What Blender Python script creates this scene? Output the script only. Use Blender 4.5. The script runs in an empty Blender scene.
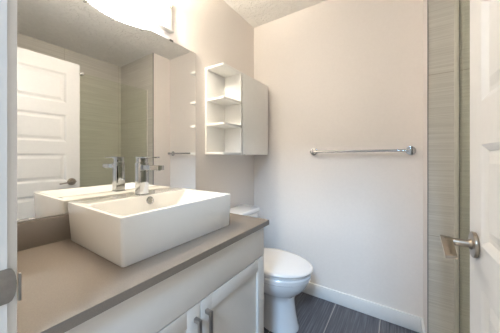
import bpy, bmesh, math
from mathutils import Vector, Matrix

# ------------------------------------------------------------------ camera, world, lights, exposure
S = bpy.context.scene
COL = S.collection
PI = math.pi

cam_data = bpy.data.cameras.new('camera')
cam_data.sensor_width = 36.0
cam_data.lens = 36.0 * 222.0 / 500.0
cam_data.shift_y = -9.5 / 500.0
cam_data.clip_start = 0.01
cam = bpy.data.objects.new('camera', cam_data)
COL.objects.link(cam)
cam.location = (1.18, 0.0, 1.163)
cam.rotation_euler = (PI / 2, 0, math.radians(33.5))
S.camera = cam

world = bpy.data.worlds.new('world')
S.world = world
world.use_nodes = True
wt = world.node_tree
wb = wt.nodes['Background']
wb.inputs['Color'].default_value = (0.95, 0.98, 1.0, 1)      # assumed dim even light of the unseen hallway beyond the open doorway
wb.inputs['Strength'].default_value = 0.70

wl = bpy.data.lights.new('assumed_hallway_daylight', 'AREA')   # area light added for an assumed, unseen hallway window, shining through the open doorway
wl.shape = 'RECTANGLE'
wl.size = 0.8
wl.size_y = 0.8
wl.color = (0.42, 0.68, 1.0)
wl.energy = 172.0
wo = bpy.data.objects.new('assumed_hallway_daylight', wl)
COL.objects.link(wo)
wo.location = (1.50, -2.6, 3.5)
wo.rotation_euler = (Vector((0.55, 1.5, 0.4)) - Vector(wo.location)).to_track_quat('-Z', 'Y').to_euler()

LAMP = 30.0           # radiance of the lit frosted glass over the mirror
BULB = 520.0
WARM = (0.97, 0.985, 1.0, 1)
WARM_BULB = (1.0, 0.88, 0.69, 1)

vs = S.view_settings
vs.view_transform = 'Standard'
vs.look = 'None'
vs.gamma = 1.0
vs.use_curve_mapping = False
vs.exposure = 0.0


# ------------------------------------------------------------------ materials
def new_mat(name):
    m = bpy.data.materials.new(name)
    m.use_nodes = True
    nt = m.node_tree
    return m, nt, nt.nodes['Principled BSDF']


def node(nt, kind, **kw):
    n = nt.nodes.new(kind)
    for k, v in kw.items():
        n.inputs[k].default_value = v
    return n


def obj_coords(nt, scale=(1, 1, 1), loc=(0, 0, 0), rot=(0, 0, 0)):
    # geometry position, so the pattern sits at its real place and size
    g = nt.nodes.new('ShaderNodeNewGeometry')
    mp = nt.nodes.new('ShaderNodeMapping')
    mp.inputs['Scale'].default_value = scale
    mp.inputs['Location'].default_value = loc
    mp.inputs['Rotation'].default_value = rot
    nt.links.new(g.outputs['Position'], mp.inputs['Vector'])
    return mp.outputs['Vector']


def ramp(nt, fac, stops):
    r = nt.nodes.new('ShaderNodeValToRGB')
    els = r.color_ramp.elements
    els[0].position, els[0].color = stops[0][0], (*stops[0][1], 1)
    els[1].position, els[1].color = stops[-1][0], (*stops[-1][1], 1)
    for p, c in stops[1:-1]:
        e = els.new(p)
        e.color = (*c, 1)
    nt.links.new(fac, r.inputs['Fac'])
    return r.outputs['Color']


def bump(nt, bs, height, strength, dist=0.002):
    b = nt.nodes.new('ShaderNodeBump')
    b.inputs['Strength'].default_value = strength
    b.inputs['Distance'].default_value = dist
    nt.links.new(height, b.inputs['Height'])
    nt.links.new(b.outputs['Normal'], bs.inputs['Normal'])


def plain(name, col, rough=0.5, metal=0.0, var=0.03, scale=30.0, bmp=0.0, spec=0.5, coat=0.0):
    m, nt, bs = new_mat(name)
    v = obj_coords(nt)
    n = node(nt, 'ShaderNodeTexNoise', Scale=scale, Detail=4.0)
    nt.links.new(v, n.inputs['Vector'])
    lo = tuple(max(0, c * (1 - var)) for c in col)
    hi = tuple(min(1, c * (1 + var)) for c in col)
    nt.links.new(ramp(nt, n.outputs['Fac'], [(0.3, lo), (0.7, hi)]), bs.inputs['Base Color'])
    bs.inputs['Roughness'].default_value = rough
    bs.inputs['Metallic'].default_value = metal
    bs.inputs['Specular IOR Level'].default_value = spec
    if coat:
        bs.inputs['Coat Weight'].default_value = coat
        bs.inputs['Coat Roughness'].default_value = 0.05
    if bmp:
        bump(nt, bs, n.outputs['Fac'], bmp)
    return m


M = {}
M['paint'] = plain('wall_paint', (0.86, 0.80, 0.75), 0.6, var=0.012, scale=60, bmp=0.08)
M['trim'] = plain('white_trim_paint', (0.82, 0.81, 0.79), 0.35, var=0.01)
M['door'] = plain('white_door_paint', (0.83, 0.81, 0.78), 0.35, var=0.012, scale=40, bmp=0.03)
M['cab'] = plain('white_cabinet_lacquer', (0.76, 0.73, 0.69), 0.35, var=0.01)
M['melamine'] = plain('white_melamine', (0.90, 0.885, 0.85), 0.35, var=0.01)
M['ceramic'] = plain('white_glazed_ceramic', (0.86, 0.845, 0.815), 0.08, var=0.005, coat=0.4)
M['porcelain'] = plain('white_porcelain', (0.84, 0.84, 0.85), 0.10, var=0.005, coat=0.4)
M['plastic'] = plain('white_plastic', (0.85, 0.84, 0.84), 0.18, var=0.005)
M['chrome'] = plain('polished_chrome', (0.50, 0.51, 0.52), 0.05, 1.0, var=0.01)
M['satin'] = plain('satin_chrome', (0.72, 0.71, 0.69), 0.2, 1.0, var=0.02)
M['nickel'] = plain('brushed_nickel', (0.38, 0.33, 0.275), 0.28, 1.0, var=0.06, scale=80)
M['strike'] = plain('aged_nickel_strike', (0.33, 0.315, 0.30), 0.4, 1.0, var=0.08, scale=90)
M['steel'] = plain('brushed_steel_pull', (0.42, 0.40, 0.385), 0.32, 1.0, var=0.05, scale=90)
M['alu'] = plain('pale_anodised_channel', (0.72, 0.69, 0.60), 0.4, 0.1, var=0.02)
M['plate'] = plain('white_enamel_plate', (0.82, 0.81, 0.79), 0.4, var=0.01)
M['dark'] = plain('dark_clip', (0.05, 0.045, 0.04), 0.4, var=0.05)
M['gap'] = plain('dark_drain_interior', (0.02, 0.02, 0.02), 0.6)
M['grout'] = plain('grey_edge_strip', (0.30, 0.29, 0.27), 0.4, 0.6)


def mirror_mat():
    m, nt, bs = new_mat('mirror_silver')
    v = obj_coords(nt)
    n = node(nt, 'ShaderNodeTexNoise', Scale=3.0)
    nt.links.new(v, n.inputs['Vector'])
    nt.links.new(ramp(nt, n.outputs['Fac'], [(0.3, (0.915, 0.915, 0.895)), (0.7, (0.92, 0.92, 0.90))]), bs.inputs['Base Color'])
    bs.inputs['Metallic'].default_value = 1.0
    bs.inputs['Roughness'].default_value = 0.0
    return m


def ceiling_mat():
    m, nt, bs = new_mat('knockdown_ceiling')
    v = obj_coords(nt)
    n = node(nt, 'ShaderNodeTexNoise', Scale=15.0, Detail=5.0, Roughness=0.6, Distortion=1.2)
    nt.links.new(v, n.inputs['Vector'])
    h = ramp(nt, n.outputs['Fac'], [(0.42, (0, 0, 0)), (0.56, (1, 1, 1))])
    nt.links.new(ramp(nt, n.outputs['Fac'], [(0.3, (0.87, 0.845, 0.80)), (0.7, (0.93, 0.905, 0.86))]), bs.inputs['Base Color'])
    bs.inputs['Roughness'].default_value = 0.9
    bump(nt, bs, h, 0.9, 0.006)
    return m


def quartz_mat():
    m, nt, bs = new_mat('grey_brown_quartz')
    v = obj_coords(nt)
    n = node(nt, 'ShaderNodeTexNoise', Scale=420.0, Detail=3.0)
    nt.links.new(v, n.inputs['Vector'])
    nt.links.new(ramp(nt, n.outputs['Fac'], [(0.3, (0.21, 0.178, 0.150)), (0.62, (0.235, 0.200, 0.169)), (0.76, (0.25, 0.217, 0.186))]), bs.inputs['Base Color'])
    bs.inputs['Roughness'].default_value = 0.12
    bs.inputs['Specular IOR Level'].default_value = 0.5
    return m


def floor_mat():
    m, nt, bs = new_mat('dark_striated_floor_tile')
    g = nt.nodes.new('ShaderNodeNewGeometry')
    sp = nt.nodes.new('ShaderNodeSeparateXYZ')
    nt.links.new(g.outputs['Position'], sp.inputs[0])
    cb = nt.nodes.new('ShaderNodeCombineXYZ')
    a = nt.nodes.new('ShaderNodeMath'); a.operation = 'SUBTRACT'; a.inputs[1].default_value = 0.167
    b = nt.nodes.new('ShaderNodeMath'); b.operation = 'ADD'; b.inputs[1].default_value = 0.55
    nt.links.new(sp.outputs['X'], a.inputs[0]); nt.links.new(sp.outputs['Y'], b.inputs[0])
    nt.links.new(b.outputs[0], cb.inputs['X']); nt.links.new(a.outputs[0], cb.inputs['Y'])
    br = nt.nodes.new('ShaderNodeTexBrick')
    br.offset = 0.5
    br.inputs['Scale'].default_value = 1.0
    br.inputs['Brick Width'].default_value = 1.2
    br.inputs['Row Height'].default_value = 0.3045
    br.inputs['Mortar Size'].default_value = 0.003
    br.inputs['Mortar Smooth'].default_value = 0.1
    br.inputs['Color1'].default_value = (1, 1, 1, 1)
    br.inputs['Color2'].default_value = (0.85, 0.85, 0.85, 1)
    br.inputs['Mortar'].default_value = (0, 0, 0, 1)
    nt.links.new(cb.outputs[0], br.inputs['Vector'])
    v = obj_coords(nt, scale=(120, 3.0, 1))
    n = node(nt, 'ShaderNodeTexNoise', Scale=1.0, Detail=5.0, Roughness=0.65)
    nt.links.new(v, n.inputs['Vector'])
    streak = ramp(nt, n.outputs['Fac'], [(0.32, (0.045, 0.045, 0.052)), (0.52, (0.10, 0.10, 0.115)), (0.72, (0.21, 0.21, 0.235))])
    mx = nt.nodes.new('ShaderNodeMix'); mx.data_type = 'RGBA'
    nt.links.new(br.outputs['Fac'], mx.inputs['Factor'])
    nt.links.new(streak, mx.inputs[6])
    mx.inputs[7].default_value = (0.40, 0.37, 0.34, 1)
    nt.links.new(mx.outputs[2], bs.inputs['Base Color'])
    bs.inputs['Roughness'].default_value = 0.42
    bump(nt, bs, n.outputs['Fac'], 0.12, 0.001)
    return m


def tile_mat(name, along):
    # large grey-beige wall tile with fine level streaks; along = 'X' or 'Y'
    m, nt, bs = new_mat(name)
    g = nt.nodes.new('ShaderNodeNewGeometry')
    sp = nt.nodes.new('ShaderNodeSeparateXYZ')
    nt.links.new(g.outputs['Position'], sp.inputs[0])
    cb = nt.nodes.new('ShaderNodeCombineXYZ')
    z = nt.nodes.new('ShaderNodeMath'); z.operation = 'SUBTRACT'; z.inputs[1].default_value = 0.720 - 0.907
    h = nt.nodes.new('ShaderNodeMath'); h.operation = 'SUBTRACT'; h.inputs[1].default_value = 1.321 if along == 'X' else 1.58
    nt.links.new(sp.outputs['Z'], z.inputs[0]); nt.links.new(sp.outputs[along], h.inputs[0])
    nt.links.new(h.outputs[0], cb.inputs['X']); nt.links.new(z.outputs[0], cb.inputs['Y'])
    br = nt.nodes.new('ShaderNodeTexBrick')
    br.offset = 0.0
    br.inputs['Scale'].default_value = 1.0
    br.inputs['Brick Width'].default_value = 0.61
    br.inputs['Row Height'].default_value = 0.907
    br.inputs['Mortar Size'].default_value = 0.0016
    br.inputs['Mortar Smooth'].default_value = 0.2
    nt.links.new(cb.outputs[0], br.inputs['Vector'])
    sc = (2.0, 2.0, 150.0)
    v = obj_coords(nt, scale=sc)
    n = node(nt, 'ShaderNodeTexNoise', Scale=1.0, Detail=4.0, Roughness=0.6)
    nt.links.new(v, n.inputs['Vector'])
    streak = ramp(nt, n.outputs['Fac'], [(0.3, (0.60, 0.565, 0.50)), (0.5, (0.68, 0.645, 0.58)), (0.7, (0.75, 0.72, 0.655))])
    mx = nt.nodes.new('ShaderNodeMix'); mx.data_type = 'RGBA'
    nt.links.new(br.outputs['Fac'], mx.inputs['Factor'])
    nt.links.new(streak, mx.inputs[6])
    mx.inputs[7].default_value = (0.46, 0.40, 0.33, 1)
    nt.links.new(mx.outputs[2], bs.inputs['Base Color'])
    bs.inputs['Roughness'].default_value = 0.3
    bump(nt, bs, n.outputs['Fac'], 0.25, 0.0015)
    return m


def glass_mat():
    m, nt, bs = new_mat('green_tinted_shower_glass')
    out = nt.nodes['Material Output']
    tr = nt.nodes.new('ShaderNodeBsdfTransparent')
    v = obj_coords(nt)
    n = node(nt, 'ShaderNodeTexNoise', Scale=2.0)
    nt.links.new(v, n.inputs['Vector'])
    nt.links.new(ramp(nt, n.outputs['Fac'], [(0.3, (0.972, 0.988, 0.95)), (0.7, (0.976, 0.991, 0.955))]), tr.inputs['Color'])
    gl = nt.nodes.new('ShaderNodeBsdfGlossy')
    gl.inputs['Roughness'].default_value = 0.0
    fr = nt.nodes.new('ShaderNodeFresnel')
    fr.inputs['IOR'].default_value = 1.2
    gg = nt.nodes.new('ShaderNodeNewGeometry')                 # the reflection belongs to the outer surface only
    inv = nt.nodes.new('ShaderNodeMath'); inv.operation = 'SUBTRACT'; inv.inputs[0].default_value = 1.0
    nt.links.new(gg.outputs['Backfacing'], inv.inputs[1])
    mul = nt.nodes.new('ShaderNodeMath'); mul.operation = 'MULTIPLY'
    nt.links.new(fr.outputs[0], mul.inputs[0]); nt.links.new(inv.outputs[0], mul.inputs[1])
    mx = nt.nodes.new('ShaderNodeMixShader')
    nt.links.new(mul.outputs[0], mx.inputs[0])
    nt.links.new(tr.outputs[0], mx.inputs[1])
    nt.links.new(gl.outputs[0], mx.inputs[2])
    nt.links.new(mx.outputs[0], out.inputs['Surface'])
    return m


def lamp_mat(name, strength, col):
    m, nt, bs = new_mat(name)
    v = obj_coords(nt)
    n = node(nt, 'ShaderNodeTexNoise', Scale=20.0)
    nt.links.new(v, n.inputs['Vector'])
    nt.links.new(ramp(nt, n.outputs['Fac'], [(0.3, (0.90, 0.89, 0.86)), (0.7, (0.93, 0.92, 0.89))]), bs.inputs['Base Color'])
    bs.inputs['Roughness'].default_value = 0.5
    bs.inputs['Emission Color'].default_value = col
    bs.inputs['Emission Strength'].default_value = strength
    return m


M['mirror'] = mirror_mat()
M['ceiling'] = ceiling_mat()
M['quartz'] = quartz_mat()
M['floor'] = floor_mat()
M['tile_x'] = tile_mat('shower_tile_on_end_wall', 'X')
M['tile_y'] = tile_mat('shower_tile_on_side_wall', 'Y')
M['glass'] = glass_mat()
M['shade'] = lamp_mat('lit_frosted_glass', LAMP, WARM)
M['bulb'] = lamp_mat('lit_bulb', BULB, WARM_BULB)


# ------------------------------------------------------------------ mesh helpers
class MB:
    def __init__(self):
        self.bm = bmesh.new()

    def box(self, lo, hi, bevel=0.0, seg=2):
        t = bmesh.new()
        bmesh.ops.create_cube(t, size=1.0)
        for v in t.verts:
            v.co = Vector([lo[i] + (v.co[i] + 0.5) * (hi[i] - lo[i]) for i in range(3)])
        if bevel:
            bmesh.ops.bevel(t, geom=t.edges[:], offset=bevel, segments=seg, affect='EDGES', profile=0.5)
        self._add(t)
        return self

    def hexa(self, lower, upper, bevel=0.0, seg=2):
        # eight corners: four lower (counter-clockwise), four upper
        t = bmesh.new()
        a = [t.verts.new(p) for p in lower]
        b = [t.verts.new(p) for p in upper]
        t.faces.new(a[::-1]); t.faces.new(b)
        for i in range(4):
            t.faces.new((a[i], a[(i + 1) % 4], b[(i + 1) % 4], b[i]))
        bmesh.ops.recalc_face_normals(t, faces=t.faces[:])
        if bevel:
            bmesh.ops.bevel(t, geom=t.edges[:], offset=bevel, segments=seg, affect='EDGES', profile=0.5)
        self._add(t)
        return self

    def cyl(self, p0, p1, r0, r1=None, seg=32, bevel=0.0):
        r1 = r0 if r1 is None else r1
        p0, p1 = Vector(p0), Vector(p1)
        d = (p1 - p0)
        t = bmesh.new()
        q = d.to_track_quat('Z', 'Y').to_matrix().to_4x4()
        bmesh.ops.create_cone(t, cap_ends=True, segments=seg, radius1=r0, radius2=r1, depth=d.length,
                              matrix=Matrix.Translation((p0 + p1) / 2) @ q)
        if bevel:
            es = [e for e in t.edges if any(len(f.verts) > 4 for f in e.link_faces)]
            bmesh.ops.bevel(t, geom=es, offset=bevel, segments=2, affect='EDGES', profile=0.5)
        self._add(t)
        return self

    def sphere(self, c, r, scale=(1, 1, 1)):
        t = bmesh.new()
        bmesh.ops.create_uvsphere(t, u_segments=24, v_segments=14, radius=r)
        for v in t.verts:
            v.co = Vector([v.co[i] * scale[i] + c[i] for i in range(3)])
        self._add(t)
        return self

    def loft(self, rings, cap0=True, cap1=True):
        t = bmesh.new()
        vr = [[t.verts.new(p) for p in r] for r in rings]
        n = len(rings[0])
        for a, b in zip(vr, vr[1:]):
            for i in range(n):
                t.faces.new((a[i], a[(i + 1) % n], b[(i + 1) % n], b[i]))
        if cap0: t.faces.new(vr[0][::-1])
        if cap1: t.faces.new(vr[-1])
        bmesh.ops.recalc_face_normals(t, faces=t.faces[:])
        self._add(t)
        return self

    def torus(self, c, axis, R, r, n=32, k=10):
        c, ax = Vector(c), Vector(axis).normalized()
        u = ax.orthogonal().normalized(); w = ax.cross(u)
        t = bmesh.new()
        vr = []
        for i in range(n):
            a = 2 * PI * i / n
            d = u * math.cos(a) + w * math.sin(a)
            vr.append([t.verts.new(c + d * (R + r * math.cos(2 * PI * j / k)) + ax * r * math.sin(2 * PI * j / k)) for j in range(k)])
        for i in range(n):
            for j in range(k):
                t.faces.new((vr[i][j], vr[(i + 1) % n][j], vr[(i + 1) % n][(j + 1) % k], vr[i][(j + 1) % k]))
        bmesh.ops.recalc_face_normals(t, faces=t.faces[:])
        self._add(t)
        return self

    def _add(self, t):
        me = bpy.data.meshes.new('tmp')
        t.to_mesh(me)
        t.free()
        self.bm.from_mesh(me)
        bpy.data.meshes.remove(me)

    def build(self, name, mat, parent=None, loc=None, smooth=True):
        # vertices are given in room coordinates; the origin is the parent's, or loc
        me = bpy.data.meshes.new(name)
        self.bm.to_mesh(me)
        self.bm.free()
        o = bpy.data.objects.new(name, me)
        COL.objects.link(o)
        me.materials.append(mat)
        org = Vector((0, 0, 0))
        if parent is not None:
            org = world_loc(parent)
            o.parent = parent
        else:
            if loc is None:
                xs = [v.co for v in me.vertices]
                lo = Vector([min(c[i] for c in xs) for i in range(3)]); hi = Vector([max(c[i] for c in xs) for i in range(3)])
                loc = ((lo.x + hi.x) / 2, (lo.y + hi.y) / 2, lo.z)
            org = Vector(loc)
            o.location = org
        me.transform(Matrix.Translation(-org))
        if smooth:
            for p in me.polygons:
                p.use_smooth = True
            me.set_sharp_from_angle(angle=math.radians(35))
        me.update()
        return o


def world_loc(o):
    v = Vector((0, 0, 0))
    while o is not None:
        v += o.location
        o = o.parent
    return v


def thing(name, label, cat, loc, group=None):
    o = bpy.data.objects.new(name, None)
    COL.objects.link(o)
    o.location = loc
    o.empty_display_size = 0.05
    o['label'] = label
    o['category'] = cat
    if group: o['group'] = group
    return o


def tag(o, label, cat):
    o['label'] = label
    o['category'] = cat
    return o


def struct(o, label=None):
    o['kind'] = 'structure'
    if label: o['label'] = label
    return o


def box(lo, hi, bevel=0.0, seg=2):
    return MB().box(lo, hi, bevel, seg)


# ------------------------------------------------------------------ the room
YB, YF = 1.855, 0.092            # back wall, door wall (inner faces)
XP, XS, YS = 1.325, 2.09, 1.612   # return beside the shower, far shower wall, tiled shower end wall
H = 2.44

struct(box((-0.1, -0.03, -0.1), (2.2, 1.96, 0)).build('floor', M['floor']))
struct(box((-0.1, -0.03, H), (2.2, 1.96, H + 0.1)).build('ceiling', M['ceiling']))
struct(box((-0.1, -0.03, 0), (0, 1.96, H)).build('wall_left', M['paint']))
struct(box((0, YB, 0), (XP, 1.96, H)).build('wall_back', M['paint']))
wf = MB()
wf.box((0, -0.03, 0), (0.575, YF, H)).box((1.379, -0.03, 0), (XS, YF, H)).box((0.575, -0.03, 2.066), (1.379, YF, H))
struct(wf.build('wall_front', M['paint']))
struct(box((XP, YS + 0.01, 0), (2.2, 1.96, H)).build('wall_shower', M['paint']))
struct(box((XS, -0.03, 0), (2.2, YS + 0.01, H)).build('wall_right', M['tile_y']))
struct(box((XP + 0.004, YS, 0), (XS, YS + 0.01, H)).build('wall_shower_tile', M['tile_x']))

struct(box((0.0, YB - 0.013, 0), (XP, YB, 0.1), 0.003).build('baseboard_back', M['trim']))
struct(box((XP - 0.013, YS + 0.012, 0), (XP, YB - 0.013, 0.1), 0.003).build('baseboard_right', M['trim']))
struct(box((XP, YS - 0.002, 0), (XP + 0.004, YS + 0.01, H)).build('trim_4', M['grout']))   # metal edge of the tile

# shower tray behind its low curb
tr = MB().box((1.40, YF, 0), (1.48, YS, 0.09), 0.008).box((1.48, YF, 0), (XS, YS, 0.03))
struct(tr.build('trim_5', M['porcelain']))

# doorway: jambs, stops and casing; the latch strike sits on the left jamb
j = MB()
j.box((0.575, -0.03, 0), (0.595, YF, 2.066)).box((0.595, -0.03, 0), (0.606, 0.048, 2.046), 0.002)
j.box((0.50, YF, 0), (0.589, 0.106, 2.14), 0.002)
jl = struct(j.build('trim_1', M['trim']))
j = MB().box((1.362, -0.03, 0), (1.379, YF, 2.066)).box((1.368, YF, 0), (1.455, 0.105, 2.14), 0.002)
struct(j.build('trim_2', M['trim']))
j = MB().box((0.595, -0.03, 2.046), (1.362, YF, 2.066)).box((0.589, YF, 2.052), (1.368, 0.106, 2.14), 0.002)
struct(j.build('trim_3', M['trim']))

sm = MB()
pts = []
for i in range(9):                                            # plate with a rounded lip end
    a = -PI / 2 + PI * i / 8
    pts.append((0.094 + 0.010 * math.cos(a), 0.931 + 0.031 * math.sin(a)))
prof = [(0.055, 0.900)] + pts + [(0.055, 0.962)]
sm.loft([[(0.5952, y, z) for y, z in prof], [(0.5968, y, z) for y, z in prof]])
sk = sm.build('strike_plate', M['strike'], jl)
sk['label'] = 'brushed nickel latch strike plate on the door jamb'
ln = MB().box((0.5900, 0.1065, 0.897), (0.5975, 0.1100, 0.947), 0.0008)
ln.build('strike_lip', M['strike'], sk)


# ------------------------------------------------------------------ the open door
def door_leaf(x0, x1, y0, y1, z0, z1, rects):
    # leaf with moulded panels on both faces
    b = MB()
    bm = b.bm
    def face_side(x, s):
        ys = sorted({y0, y1} | {r[0] for r in rects} | {r[1] for r in rects})
        zs = sorted({z0, z1} | {r[2] for r in rects} | {r[3] for r in rects})
        grid = {(i, k): bm.verts.new((x, y, z)) for i, y in enumerate(ys) for k, z in enumerate(zs)}
        def quad(vs):
            f = bm.faces.new(vs if s < 0 else vs[::-1])
            return f
        for i in range(len(ys) - 1):
            for k in range(len(zs) - 1):
                vs = [grid[i, k], grid[i, k + 1], grid[i + 1, k + 1], grid[i + 1, k]]
                r = next((r for r in rects if abs(r[0] - ys[i]) < 1e-6 and abs(r[1] - ys[i + 1]) < 1e-6 and abs(r[2] - zs[k]) < 1e-6), None)
                if r is None:
                    quad(vs)
                    continue
                prev = vs
                for inset, dep in ((0.006, 0.003), (0.016, 0.010), (0.026, 0.010), (0.046, 0.0035)):
                    xx = x - s * dep
                    a, c, d, e = r[0] + inset, r[1] - inset, r[2] + inset, r[3] - inset
                    cur = [bm.verts.new((xx, a, d)), bm.verts.new((xx, a, e)), bm.verts.new((xx, c, e)), bm.verts.new((xx, c, d))]
                    for q in range(4):
                        quad([prev[q], prev[(q + 1) % 4], cur[(q + 1) % 4], cur[q]])
                    prev = cur
                quad(prev)
        nz, ny = len(zs) - 1, len(ys) - 1
        return [[grid[0, k] for k in range(nz + 1)], [grid[i, nz] for i in range(ny + 1)],
                [grid[ny, k] for k in range(nz, -1, -1)], [grid[i, 0] for i in range(ny, -1, -1)]]
    A = face_side(x0, -1)
    B = face_side(x1, 1)
    for ea, eb in zip(A, B):
        for i in range(len(ea) - 1):
            bm.faces.new((ea[i], eb[i], eb[i + 1], ea[i + 1]))
    bmesh.ops.recalc_face_normals(bm, faces=bm.faces[:])
    return b


DX = 1.352
DY0, DY1 = 0.109, 0.867
pz = [(0.24, 0.488), (0.593, 0.841), (0.946, 1.194), (1.299, 1.547), (1.652, 1.925)]
rects = [(DY0 + 0.112, DY1 - 0.100, a, b) for a, b in pz]
door = door_leaf(DX, DX + 0.035, DY0, DY1, 0.012, 2.040, rects).build('door_1', M['door'], loc=(DX, DY0, 0.012), smooth=False)
struct(door, 'white open door of five moulded panels with a brushed nickel lever')

hz, hy = 0.935, 0.803
hb = MB().cyl((DX - 0.0005, hy, hz), (DX - 0.010, hy, hz), 0.033, seg=40, bevel=0.0025)
rose = hb.build('door_handle', M['nickel'], door)
rose['label'] = 'brushed nickel lever handle on a round rose'
hb = MB().cyl((DX - 0.010, hy, hz), (DX - 0.016, hy, hz), 0.014, 0.011)
hb.cyl((DX - 0.014, hy, hz), (DX - 0.064, hy, hz), 0.0095)
hb.build('spindle', M['nickel'], rose)
hb = MB().hexa([(1.2765, 0.70, 0.921), (1.2985, 0.70, 0.924), (1.3065, 0.812, 0.936), (1.281, 0.822, 0.936)],
               [(1.2765, 0.70, 0.928), (1.2985, 0.70, 0.931), (1.3065, 0.812, 0.944), (1.281, 0.822, 0.944)], 0.0012)
hb.build('lever', M['nickel'], rose)
MB().box((DX + 0.004, DY1 - 0.0005, hz - 0.028), (DX + 0.029, DY1 + 0.001, hz + 0.028)).build('latch_plate', M['nickel'], door)
for z in (0.25, 1.03, 1.80):
    MB().cyl((DX - 0.006, DY0 - 0.001, z - 0.045), (DX - 0.006, DY0 - 0.001, z + 0.045), 0.006, seg=16).build('hinge', M['nickel'], door)

# ------------------------------------------------------------------ shower glass
g = thing('shower_glass_panel', 'fixed green tinted glass panel closing the tiled shower beside the white door', 'glass panel', (1.461, 1.24, 0.09))
box((1.457, 0.905, 0.094), (1.465, YS - 0.008, 2.000)).build('glass_pane', M['glass'], g, smooth=False)
box((1.438, YS - 0.007, 0.092), (1.4565, YS - 0.0005, 2.002), 0.001).build('channel', M['alu'], g)['label'] = 'pale vertical wall channel'
MB().box((1.4567, YS - 0.0076, 0.094), (1.4605, YS - 0.0005, 2.000)).build('glass_edge_shade', M['grout'], g)['label'] = 'thin dark strip standing in for the shading of the glass edge'  # dark strip put in for the shading along the pane's edge
c = MB().cyl((1.442, 0.922, 1.992), (1.480, 0.922, 1.992), 0.017, seg=24, bevel=0.002)
c.cyl((1.430, 0.922, 1.992), (1.442, 0.922, 1.992), 0.011, seg=20)
c.build('glass_clip', M['satin'], g)

# ------------------------------------------------------------------ mirror
mz0, mz1, my0, my1 = 0.921, 1.888, 0.12, 1.084
mr = thing('wall_mirror', 'large frameless mirror on the wall behind the vessel sink', 'mirror', (0, 0.6, mz0))
box((0.001, my0, mz0), (0.007, my1, mz1), 0.0008, 1).build('mirror_glass', M['mirror'], mr, smooth=False)
for y in (0.26, 0.885):
    MB().box((0.001, y - 0.012, mz1 - 0.004), (0.010, y + 0.012, mz1 + 0.006), 0.001).build('mirror_clip', M['dark'], mr)

# ------------------------------------------------------------------ vanity light
lt = thing('vanity_light', 'bright bowed frosted glass bath light above the mirror', 'light', (0.0, 0.6, 1.93))


def arc(y):
    return 0.125 - 0.070 * ((y - 0.6) / 0.19) ** 2


outer, inner = [], []
N = 24
for i in range(N + 1):
    y = 0.408 + (0.792 - 0.408) * i / N
    outer.append((arc(y) + 0.006, y))
    inner.append((arc(y), y))
poly = outer + inner[::-1]
MB().loft([[(x, y, 1.925) for x, y in poly], [(x, y, 2.058) for x, y in poly]]).build('glass_shade', M['shade'], lt)
MB().box((0.001, 0.318, 1.932), (0.014, 0.884, 2.110), 0.003).box((0.0135, 0.318, 1.932), (0.037, 0.884, 1.936), 0.001).build('back_plate', M['plate'], lt)  # second box: ledge added to keep bulb light off the wall below
for y in (0.49, 0.60, 0.71):
    MB().cyl((0.014, y, 2.025), (0.030, y, 2.025), 0.014, seg=20).build('socket', M['chrome'], lt)
    MB().sphere((0.053, y, 2.025), 0.024).build('bulb', M['bulb'], lt)
for y in (0.455, 0.60, 0.745):
    x = arc(y)
    k = MB().box((x - 0.010, y - 0.005, 1.912), (x + 0.011, y + 0.005, 1.924), 0.001)
    k.cyl((x + 0.011, y, 1.918), (x + 0.018, y, 1.918), 0.005, seg=16)
    k.build('shade_clip', M['satin'], lt)
for y in (0.33, 0.872):
    k = MB().cyl((0.0145, y, 2.090), (0.026, y, 2.090), 0.005, seg=16).sphere((0.028, y, 2.090), 0.008)
    k.build('plate_knob', M['nickel'], lt)

# ------------------------------------------------------------------ vanity cabinet
CX, CY0, CY1, CZ = 0.570, 0.110, 1.060, 0.788
vc = thing('vanity_cabinet', 'white shaker vanity cabinet with two doors under the dark countertop', 'cabinet', (0.29, 0.585, 0))
b = MB()
b.box((0.002, CY1 - 0.018, 0.0), (CX - 0.020, CY1, CZ), 0.001)
b.box((0.002, CY0, 0.0), (CX - 0.020, CY0 + 0.018, CZ), 0.001)
b.box((0.002, CY0 + 0.018, 0.10), (CX - 0.020, CY1 - 0.018, 0.118))
b.box((0.002, CY0 + 0.018, 0.118), (0.014, CY1 - 0.018, CZ))
b.box((CX - 0.040, CY0 + 0.018, CZ - 0.18), (CX - 0.020, CY1 - 0.018, CZ))
b.build('body', M['cab'], vc)
box((CX - 0.085, CY0 + 0.018, 0.0), (CX - 0.070, CY1 - 0.018, 0.0995)).build('toe_kick', M['cab'], vc)
box((CX - 0.0195, CY0 + 0.001, 0.6275), (CX, CY1, CZ - 0.001), 0.0012).build('front_panel', M['cab'], vc)


def shaker(y0, y1, z0, z1):
    b = MB()
    w = 0.0605
    x0, x1 = CX - 0.0195, CX
    b.box((x0, y0, z0), (x1, y0 + w, z1), 0.0012).box((x0, y1 - w, z0), (x1, y1, z1), 0.0012)
    b.box((x0, y0 + w, z1 - w), (x1, y1 - w, z1), 0.0012).box((x0, y0 + w, z0), (x1, y1 - w, z0 + w), 0.0012)
    b.box((x0 + 0.002, y0 + w - 0.004, z0 + w - 0.004), (x1 - 0.012, y1 - w + 0.004, z1 - w + 0.004))
    return b.build('door', M['cab'], vc)


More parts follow.
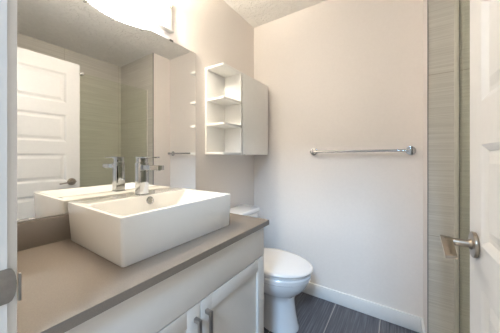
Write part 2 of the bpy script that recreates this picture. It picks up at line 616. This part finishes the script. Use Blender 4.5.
def pull(y, parent):
    z1, z0, t = 0.582, 0.446, 0.0140
    x1 = CX + 0.031
    b = MB()
    prof = [(CX + 0.0002, z1), (x1, z1), (x1, z0), (CX + 0.0002, z0), (CX + 0.0002, z0 + t), (x1 - t * 0.75, z0 + t), (x1 - t * 0.75, z1 - t), (CX + 0.0002, z1 - t)]
    t_ = bmesh.new()
    a = [t_.verts.new((x, y - t / 2, z)) for x, z in prof]
    c = [t_.verts.new((x, y + t / 2, z)) for x, z in prof]
    t_.faces.new(a); t_.faces.new(c[::-1])
    for i in range(8):
        t_.faces.new((a[i], a[(i + 1) % 8], c[(i + 1) % 8], c[i]))
    bmesh.ops.recalc_face_normals(t_, faces=t_.faces[:])
    bmesh.ops.bevel(t_, geom=t_.edges[:], offset=0.001, segments=2, affect='EDGES')
    b._add(t_)
    o = b.build('handle', M['steel'], parent)
    o['label'] = 'square brushed steel bar pull'


dl = shaker(CY0 + 0.001, 0.5850, 0.105, 0.6230)
pull(0.5605, dl)
dr = shaker(0.5890, CY1, 0.105, 0.6230)
pull(0.6160, dr)

# ------------------------------------------------------------------ countertop with backsplash
ct = thing('countertop', 'dark grey brown quartz countertop and backsplash on the white vanity', 'countertop', (0.3, 0.597, 0.789))
CT = 0.815
box((0.001, 0.1075, 0.789), (0.590, 1.086, CT), 0.0006, 1).build('slab', M['quartz'], ct)
box((0.001, 0.1075, CT + 0.0003), (0.019, 1.086, 0.918), 0.0012).build('backsplash', M['quartz'], ct)

# ------------------------------------------------------------------ vessel sink
ZS = 0.975
ZB = CT + 0.0005
vk = thing('vessel_sink', 'white rectangular ceramic vessel sink standing on the dark countertop', 'sink', (0.25, 0.625, ZB))


def rect(x0, x1, y0, y1, z, r, n=5):
    out = []
    for cx, cy, a0 in ((x1 - r, y1 - r, 0), (x0 + r, y1 - r, PI / 2), (x0 + r, y0 + r, PI), (x1 - r, y0 + r, 1.5 * PI)):
        for i in range(n + 1):
            a = a0 + PI / 2 * i / n
            out.append((cx + r * math.cos(a), cy + r * math.sin(a), z))
    return out


X0, X1, Y0, Y1 = 0.026, 0.470, 0.352, 0.900
rings = [rect(X0 + 0.020, X1 - 0.006, Y0 + 0.008, Y1 - 0.008, ZB, 0.010),
         rect(X0 + 0.017, X1 - 0.004, Y0 + 0.006, Y1 - 0.006, ZB + 0.004, 0.012),
         rect(X0 + 0.001, X1 - 0.000, Y0 + 0.000, Y1 - 0.000, ZS - 0.006, 0.010),
         rect(X0 + 0.002, X1 - 0.001, Y0 + 0.001, Y1 - 0.001, ZS - 0.002, 0.010),
         rect(X0 + 0.005, X1 - 0.004, Y0 + 0.004, Y1 - 0.004, ZS, 0.008),
         rect(0.155, X1 - 0.014, Y0 + 0.016, Y1 - 0.016, ZS, 0.016),
         rect(0.158, X1 - 0.017, Y0 + 0.019, Y1 - 0.019, ZS - 0.003, 0.018),
         rect(0.167, X1 - 0.030, Y0 + 0.055, Y1 - 0.075, ZS - 0.060, 0.030),
         rect(0.178, X1 - 0.050, Y0 + 0.090, Y1 - 0.130, ZS - 0.105, 0.040),
         rect(0.195, X1 - 0.080, Y0 + 0.120, Y1 - 0.160, ZS - 0.118, 0.045)]
MB().loft(rings).build('basin', M['ceramic'], vk)
MB().torus((0.1630, 0.642, 0.949), (1, 0, 0.15), 0.0165, 0.0030).build('overflow_ring', M['chrome'], vk)
MB().cyl((0.1600, 0.642, 0.9485), (0.1625, 0.642, 0.949), 0.0145, seg=24).build('overflow_cap', M['satin'], vk)
MB().cyl((0.27, 0.615, ZS - 0.1178), (0.27, 0.615, ZS - 0.112), 0.030, 0.026, bevel=0.001).build('drain', M['chrome'], vk)

# ------------------------------------------------------------------ faucet
fy0, fy1, fx0, fx1 = 0.602, 0.648, 0.098, 0.144
fm = 0.625
ft = thing('sink_faucet', 'square polished chrome single lever faucet on the back rim of the white sink', 'faucet', (0.121, fm, ZS))
box((fx0 - 0.003, fy0 - 0.003, ZS + 0.0003), (fx1 + 0.003, fy1 + 0.003, ZS + 0.005), 0.001).build('base_plate', M['chrome'], ft)
box((fx0, fy0, ZS + 0.005), (fx1, fy1, 1.134), 0.0018).build('body', M['chrome'], ft)
box((fx1 - 0.004, fy0 + 0.006, 1.102), (0.275, fy1 - 0.006, 1.124), 0.0015).build('spout', M['chrome'], ft)
MB().cyl((0.258, fm, 1.098), (0.258, fm, 1.103), 0.010, seg=24).build('aerator', M['satin'], ft)
hd = box((fx0 + 0.003, fy0 + 0.003, 1.1355), (fx1 - 0.003, fy1 - 0.003, 1.158), 0.002).build('lever', M['chrome'], ft)
box((fx0, fy0 + 0.002, 1.1575), (0.235, fy1 - 0.002, 1.1645), 0.0015).build('lever_blade', M['chrome'], hd)

# ------------------------------------------------------------------ towel bar
tb = thing('towel_bar', 'long polished chrome towel bar on the plain back wall', 'towel bar', (0.92, YB, 1.207))
MB().cyl((0.595, YB - 0.062, 1.207), (1.262, YB - 0.062, 1.207), 0.0085, seg=24).build('bar', M['chrome'], tb)
for x in (0.600, 1.257):
    p = MB().cyl((x, YB - 0.0005, 1.207), (x, YB - 0.011, 1.207), 0.030, seg=36, bevel=0.002)
    p.cyl((x, YB - 0.010, 1.207), (x, YB - 0.052, 1.207), 0.010, seg=24)
    p.cyl((x, YB - 0.050, 1.207), (x, YB - 0.076, 1.207), 0.0135, seg=24, bevel=0.002)
    p.build('mount', M['chrome'], tb)

# ------------------------------------------------------------------ wall cabinet with open end shelves
WX, WY0, WY1, WYE, WZ0, WZ1 = 0.176, 1.184, 1.405, 1.822, 1.182, 1.822
wc = thing('wall_cabinet', 'white wall cabinet with open end shelves hanging above the toilet', 'cabinet', (0.0, 1.5, WZ0))
T = 0.016
b = MB()
b.box((0.001, WY1 + 0.0005, WZ0), (WX - 0.019, WY1 + T, WZ1), 0.001)
b.box((0.001, WYE - T, WZ0), (WX - 0.019, WYE, WZ1), 0.001)
b.box((0.001, WY1 + T, WZ0), (WX - 0.019, WYE - T, WZ0 + T)).box((0.001, WY1 + T, WZ1 - T), (WX - 0.019, WYE - T, WZ1))
b.box((0.001, WY1 + T, WZ0 + T), (0.008, WYE - T, WZ1 - T))
b.build('body', M['melamine'], wc)
box((WX - 0.0185, WY1 + 0.010, WZ0), (WX, WYE, WZ1), 0.001).build('door', M['melamine'], wc)
box((0.001, WY0, WZ0), (0.013, WY1, WZ1), 0.001).build('back_panel', M['melamine'], wc)
for z in (WZ1 - T, 1.5735, 1.391, WZ0):
    box((0.0132, WY0 + 0.0005, z), (WX, WY1, z + T), 0.001).build('shelf', M['melamine'], wc)
box((0.0132, WY1 - T, WZ0 + T), (WX, WY1 - 0.0002, WZ1 - T)).build('side_panel', M['melamine'], wc)
for y in (WY1 + 0.05,):
    box((WX - 0.030, y, WZ0 - 0.006), (WX - 0.012, y + 0.012, WZ0 - 0.0003), 0.001).build('door_bumper', M['satin'], wc)

# ------------------------------------------------------------------ toilet
ty = 1.418
to = thing('toilet', 'white porcelain toilet with closed lid between vanity and back wall', 'toilet', (0.36, ty, 0))


def egg(cx, a, bb, z, n=48, back=1.0):
    out = []
    for i in range(n):
        t = 2 * PI * i / n
        c, s = math.cos(t), math.sin(t)
        k = 1.0 if c > 0 else back
        # slightly squared at the back
        if c < 0:
            c = -abs(c) ** 0.85
        out.append((cx + a * c * k, ty + bb * s, z))
    return out


def rect2(x0, x1, hw, z, r):
    return rect(x0, x1, ty - hw, ty + hw, z, r)


bw = [egg(0.490, 0.138, 0.108, 0.0), egg(0.490, 0.138, 0.108, 0.010), egg(0.490, 0.130, 0.101, 0.030), egg(0.488, 0.121, 0.094, 0.09), egg(0.486, 0.115, 0.089, 0.15),
      egg(0.484, 0.114, 0.089, 0.195), egg(0.478, 0.124, 0.098, 0.225), egg(0.468, 0.160, 0.125, 0.250), egg(0.460, 0.200, 0.150, 0.275),
      egg(0.453, 0.230, 0.167, 0.305), egg(0.449, 0.247, 0.177, 0.335), egg(0.447, 0.252, 0.180, 0.352), egg(0.447, 0.262, 0.187, 0.358), egg(0.447, 0.264, 0.188, 0.383), egg(0.447, 0.258, 0.183, 0.390)]
bb = MB().loft(bw).box((0.045, ty - 0.110, 0.29), (0.26, ty + 0.110, 0.3895), 0.02)
bb.loft([rect2(0.10, 0.46, 0.088, 0.0, 0.05), rect2(0.10, 0.46, 0.082, 0.03, 0.05), rect2(0.10, 0.46, 0.070, 0.12, 0.05), rect2(0.09, 0.46, 0.074, 0.22, 0.05), rect2(0.07, 0.46, 0.100, 0.32, 0.05)])
bb.build('bowl', M['porcelain'], to)
st = [egg(0.455, 0.248, 0.176, 0.3905), egg(0.455, 0.252, 0.180, 0.393), egg(0.455, 0.252, 0.180, 0.403), egg(0.455, 0.249, 0.177, 0.406)]
MB().loft(st).build('seat', M['plastic'], to)
ld = [egg(0.457, 0.250, 0.178, 0.4065), egg(0.457, 0.260, 0.187, 0.4105), egg(0.457, 0.264, 0.190, 0.416), egg(0.457, 0.263, 0.189, 0.423), egg(0.457, 0.257, 0.184, 0.429), egg(0.457, 0.240, 0.170, 0.433),
      egg(0.457, 0.19, 0.135, 0.436), egg(0.457, 0.09, 0.065, 0.437)]
MB().loft(ld).build('lid', M['plastic'], to)
for s in (-1, 1):
    MB().box((0.205, ty + s * 0.075 - 0.018, 0.391), (0.235, ty + s * 0.075 + 0.018, 0.432), 0.005).build('hinge', M['plastic'], to)
tk = MB().hexa([(0.03, ty - 0.185, 0.392), (0.19, ty - 0.185, 0.392), (0.19, ty + 0.185, 0.392), (0.03, ty + 0.185, 0.392)],
               [(0.02, ty - 0.200, 0.700), (0.20, ty - 0.200, 0.700), (0.20, ty + 0.200, 0.700), (0.02, ty + 0.200, 0.700)], 0.02, 4)
tk.build('tank', M['porcelain'], to)
MB().box((0.012, ty - 0.208, 0.7003), (0.212, ty + 0.208, 0.738), 0.014, 4).build('tank_lid', M['porcelain'], to)
